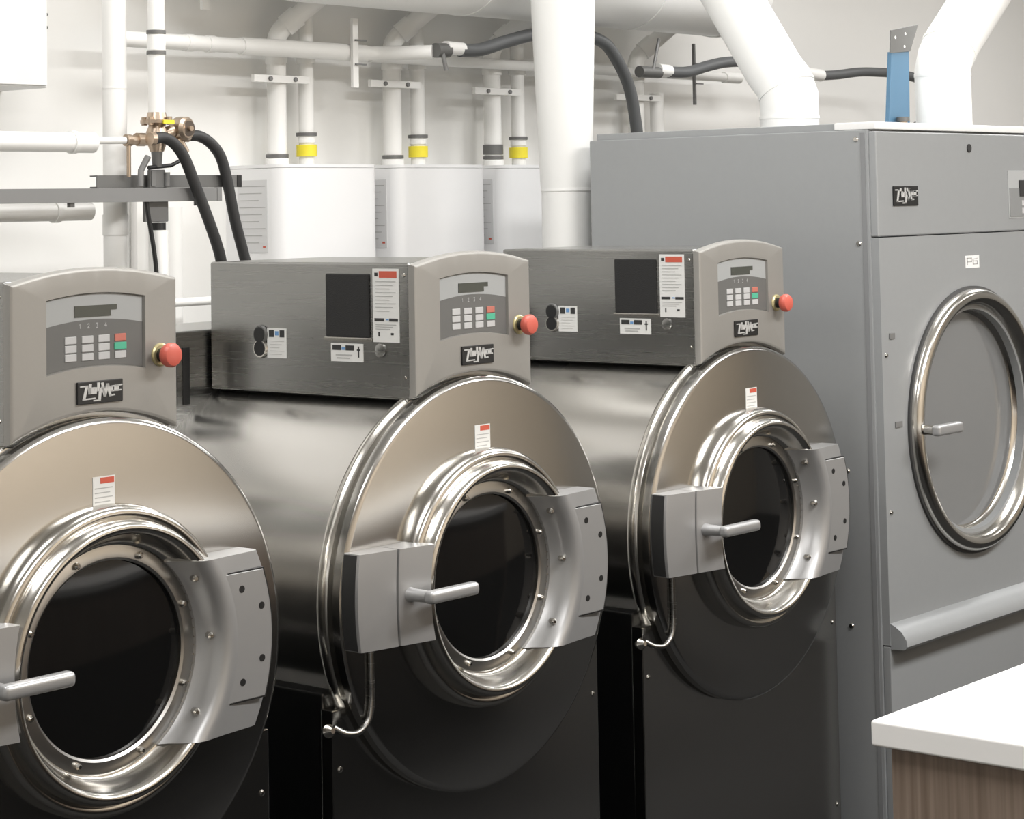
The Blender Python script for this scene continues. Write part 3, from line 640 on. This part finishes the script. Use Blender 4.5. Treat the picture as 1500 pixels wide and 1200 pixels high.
def channel(label, x0, x1, y, z, h, m, endm):
    o = empty('steel_channel', (x0, y, z)); L = x1-x0
    b = B(); b.box(0, L, -0.012, -0.009, -h, h); b.box(0, L, -0.009, 0.012, h-0.003, h); b.box(0, L, -0.009, 0.012, -h, -h+0.003)
    b.build('channel', m, o, smooth=False)
    B().box(L-0.002, L+0.012, -0.0135, 0.0135, -h*1.02, h*1.02, 0.001).build('end_cap', endm, o)
    for k in range(3):
        if k*0.35 < L: B().tube([(L-0.05-k*0.35, 0, -h), (L-0.05-k*0.35, 0, -h-0.010)], 0.008, 8).build('bolt', GALVD, o)
    if L > 1: B().box(0.03, 0.054, 0.012, WY1-y, -h*0.8, h*0.8).build('wall_arm', m, o)
    return tag(o, label, 'channel', 'grey steel channels below the brass valve')
channel('long grey steel channel crossing the left edge under the brass valve', -1.3, 0.193, CY-0.017, 1.586, 0.0148, GALV, GALV)
channel('darker grey steel channel with a black end cap behind the hoses', -0.112, 0.293, CY+0.026, 1.6155, 0.0135, GALVD, BLACK)

bx = empty('mount_box', (vx, CY+0.003, 1.527))
B().box(-0.036, 0.030, -0.005, 0.005, 0.0, 0.075, 0.002).build('box', GALV, bx)
B().box(-0.022, 0.022, -0.005, 0.005, 0.074, 0.114, 0.002).build('upper_plate', GALV, bx)
B().box(-0.020, -0.008, -0.0085, -0.0052, 0.078, 0.112, 0.001).build('strap', GALV, bx)
B().tube([(0.024, -0.008, 0.078), (0.024, -0.008, 0.108)], 0.0065, 12).build('post', GALV, bx)
B().tube([(-0.052, -0.008, 0.078), (-0.050, -0.008, 0.112), (-0.030, -0.008, 0.142)], 0.007, 12).build('bent_arm', GALV, bx)
tag(bx, 'small grey metal box and posts on the channel under the brass valve', 'bracket')

va = empty('brass_valve', (vx, CY, 1.700))
b = B().tube([(0, 0, -0.02), (0, 0, 0.0), (0, 0, 0.022), (0, 0, 0.036), (0, 0, 0.046), (0, 0, 0.048), (0, 0, 0.066)], [0.015, 0.022, 0.024, 0.018, 0.018, 0.024, 0.020], 20); b.build('body', BRASS, va)
for a in range(4):
    x, y = 0.030*math.cos(a*PI/2+0.4), 0.030*math.sin(a*PI/2+0.4)
    B().tube([(x, y, 0.038), (x, y, 0.056)], 0.0065, 8).build('flange_bolt', BRASS, va)
B().tube([(0, 0, 0.042), (0, 0, 0.049)], 0.036, 24).build('flange', BRASS, va)
B().box(-0.014, 0.016, -0.040, -0.036, 0.040, 0.048).build('tag', YELLOW, va, smooth=False)
B().tube([(0.0, 0, 0.012), (0.060, 0, 0.030)], 0.015, 16).build('side_arm', BRASS, va)
wh = B().tube([(0.066, 0.016, 0.032), (0.066, 0.004, 0.032), (0.068, -0.020, 0.031), (0.069, -0.026, 0.031)], [0.020, 0.026, 0.026, 0.021], 24).build('handwheel', BRASS, va)
B().tube([(0.069, -0.0265, 0.031), (0.069, -0.0280, 0.031)], 0.017, 20).build('wheel_face', mat('valve_dark', (0.10, 0.08, 0.065), 0.4, 0.5), wh)
B().tube([(0.069, -0.028, 0.031), (0.069, -0.036, 0.031)], 0.006, 10).build('wheel_hub', BRASS, wh)
B().tube([(-0.075, 0, 0.004), (-0.058, 0, 0.004), (-0.058, 0, 0.006), (-0.034, 0, 0.006), (-0.034, 0, 0.004), (-0.005, 0, 0.004)], [0.010, 0.010, 0.0145, 0.0145, 0.011, 0.011], 8).build('union_nut', BRASS, va)
B().tube([(-0.088, 0, 0.004), (-0.074, 0, 0.004)], 0.013, 12).build('small_tee', BRASS, va)
B().tube([(-0.081, -0.002, 0.0), (-0.081, -0.002, -0.075)], 0.005, 10).build('drain_stem', BRASS, va)
B().tube([(-0.002, -0.002, -0.020), (-0.002, -0.002, -0.054)], [0.013, 0.010], 12).build('lower_stem', GALVD, va)
B().tube([(-0.03, -0.006, -0.055), (0.035, -0.006, -0.050), (0.085, -0.006, -0.030)], 0.0045, 8).build('lever', BLACK, va)
B().tube([(0.055, 0.0, 0.010), (0.078, 0.0, -0.022)], 0.013, 12).build('lower_elbow', BRASS, va)
tag(va, 'brass valve assembly with round handwheel between the pipes and black hoses', 'valve')
def bhose(label, pts):
    o = empty('rubber_hose', pts[-1]); off = Vector(pts[-1])
    B().tube([Vector(q)-off for q in catmull(pts)], 0.0125, 14).build('hose', BLACKRUB, o)
    B().tube([Vector(pts[0])-off+Vector((-0.008, 0, 0)), Vector(pts[0])-off+Vector((0.004, 0, 0))], 0.0145, 14).build('hose_end', BRASS, o)
    return tag(o, label, 'hose', 'black hoses from the brass valve')
hy = CY-0.045
bhose('left black rubber hose curving down from the brass valve', [(-0.008, hy, 1.706), (0.026, hy, 1.7085), (0.056, hy, 1.694), (0.083, hy, 1.664), (0.112, hy, 1.607), (0.156, hy, 1.517), (0.194, hy+0.01, 1.444), (0.215, hy+0.03, 1.39), (0.22, CY+0.01, 1.25), (0.20, CY-0.005, 1.10)])
bhose('right black rubber hose arching widest from the brass valve', [(0.128, CY, 1.716), (0.165, CY, 1.7155), (0.200, CY, 1.700), (0.230, CY, 1.668), (0.250, CY, 1.610), (0.270, CY, 1.530), (0.298, CY, 1.445), (0.31, CY, 1.40), (0.315, CY+0.01, 1.22), (0.30, CY, 1.12)])
cb_ = B().tube(catmull([(-0.006, CY-0.02, 1.575), (0.002, CY-0.02, 1.53), (0.016, CY-0.02, 1.46), (0.022, CY-0.02, 1.40), (0.02, CY-0.02, 1.30)]), 0.005, 10).build('black_cable', BLACK)
tag(cb_, 'thin black cable hanging below the steel channel beside the riser pipe', 'cable')

# white wall box at the top left
wb = empty('wall_cabinet', (-0.45, WY1, 1.838))
B().box(-0.5, 0.494, -0.17, 0.0, 0.0, 0.85, 0.003).build('body', mat('box_white', (0.88, 0.88, 0.87), 0.4), wb)
B().box(-0.495, 0.489, -0.176, -0.171, 0.005, 0.845, 0.002).build('door', mat('box_white', (0.88, 0.88, 0.87), 0.4), wb)
for z in (0.14, 0.17): B().tube([(0.497, -0.165, z), (0.493, -0.165, z)], 0.004, 8).build('screw', GALVD, wb)
tag(wb, 'bright white cabinet on the wall in the top left corner', 'cabinet')
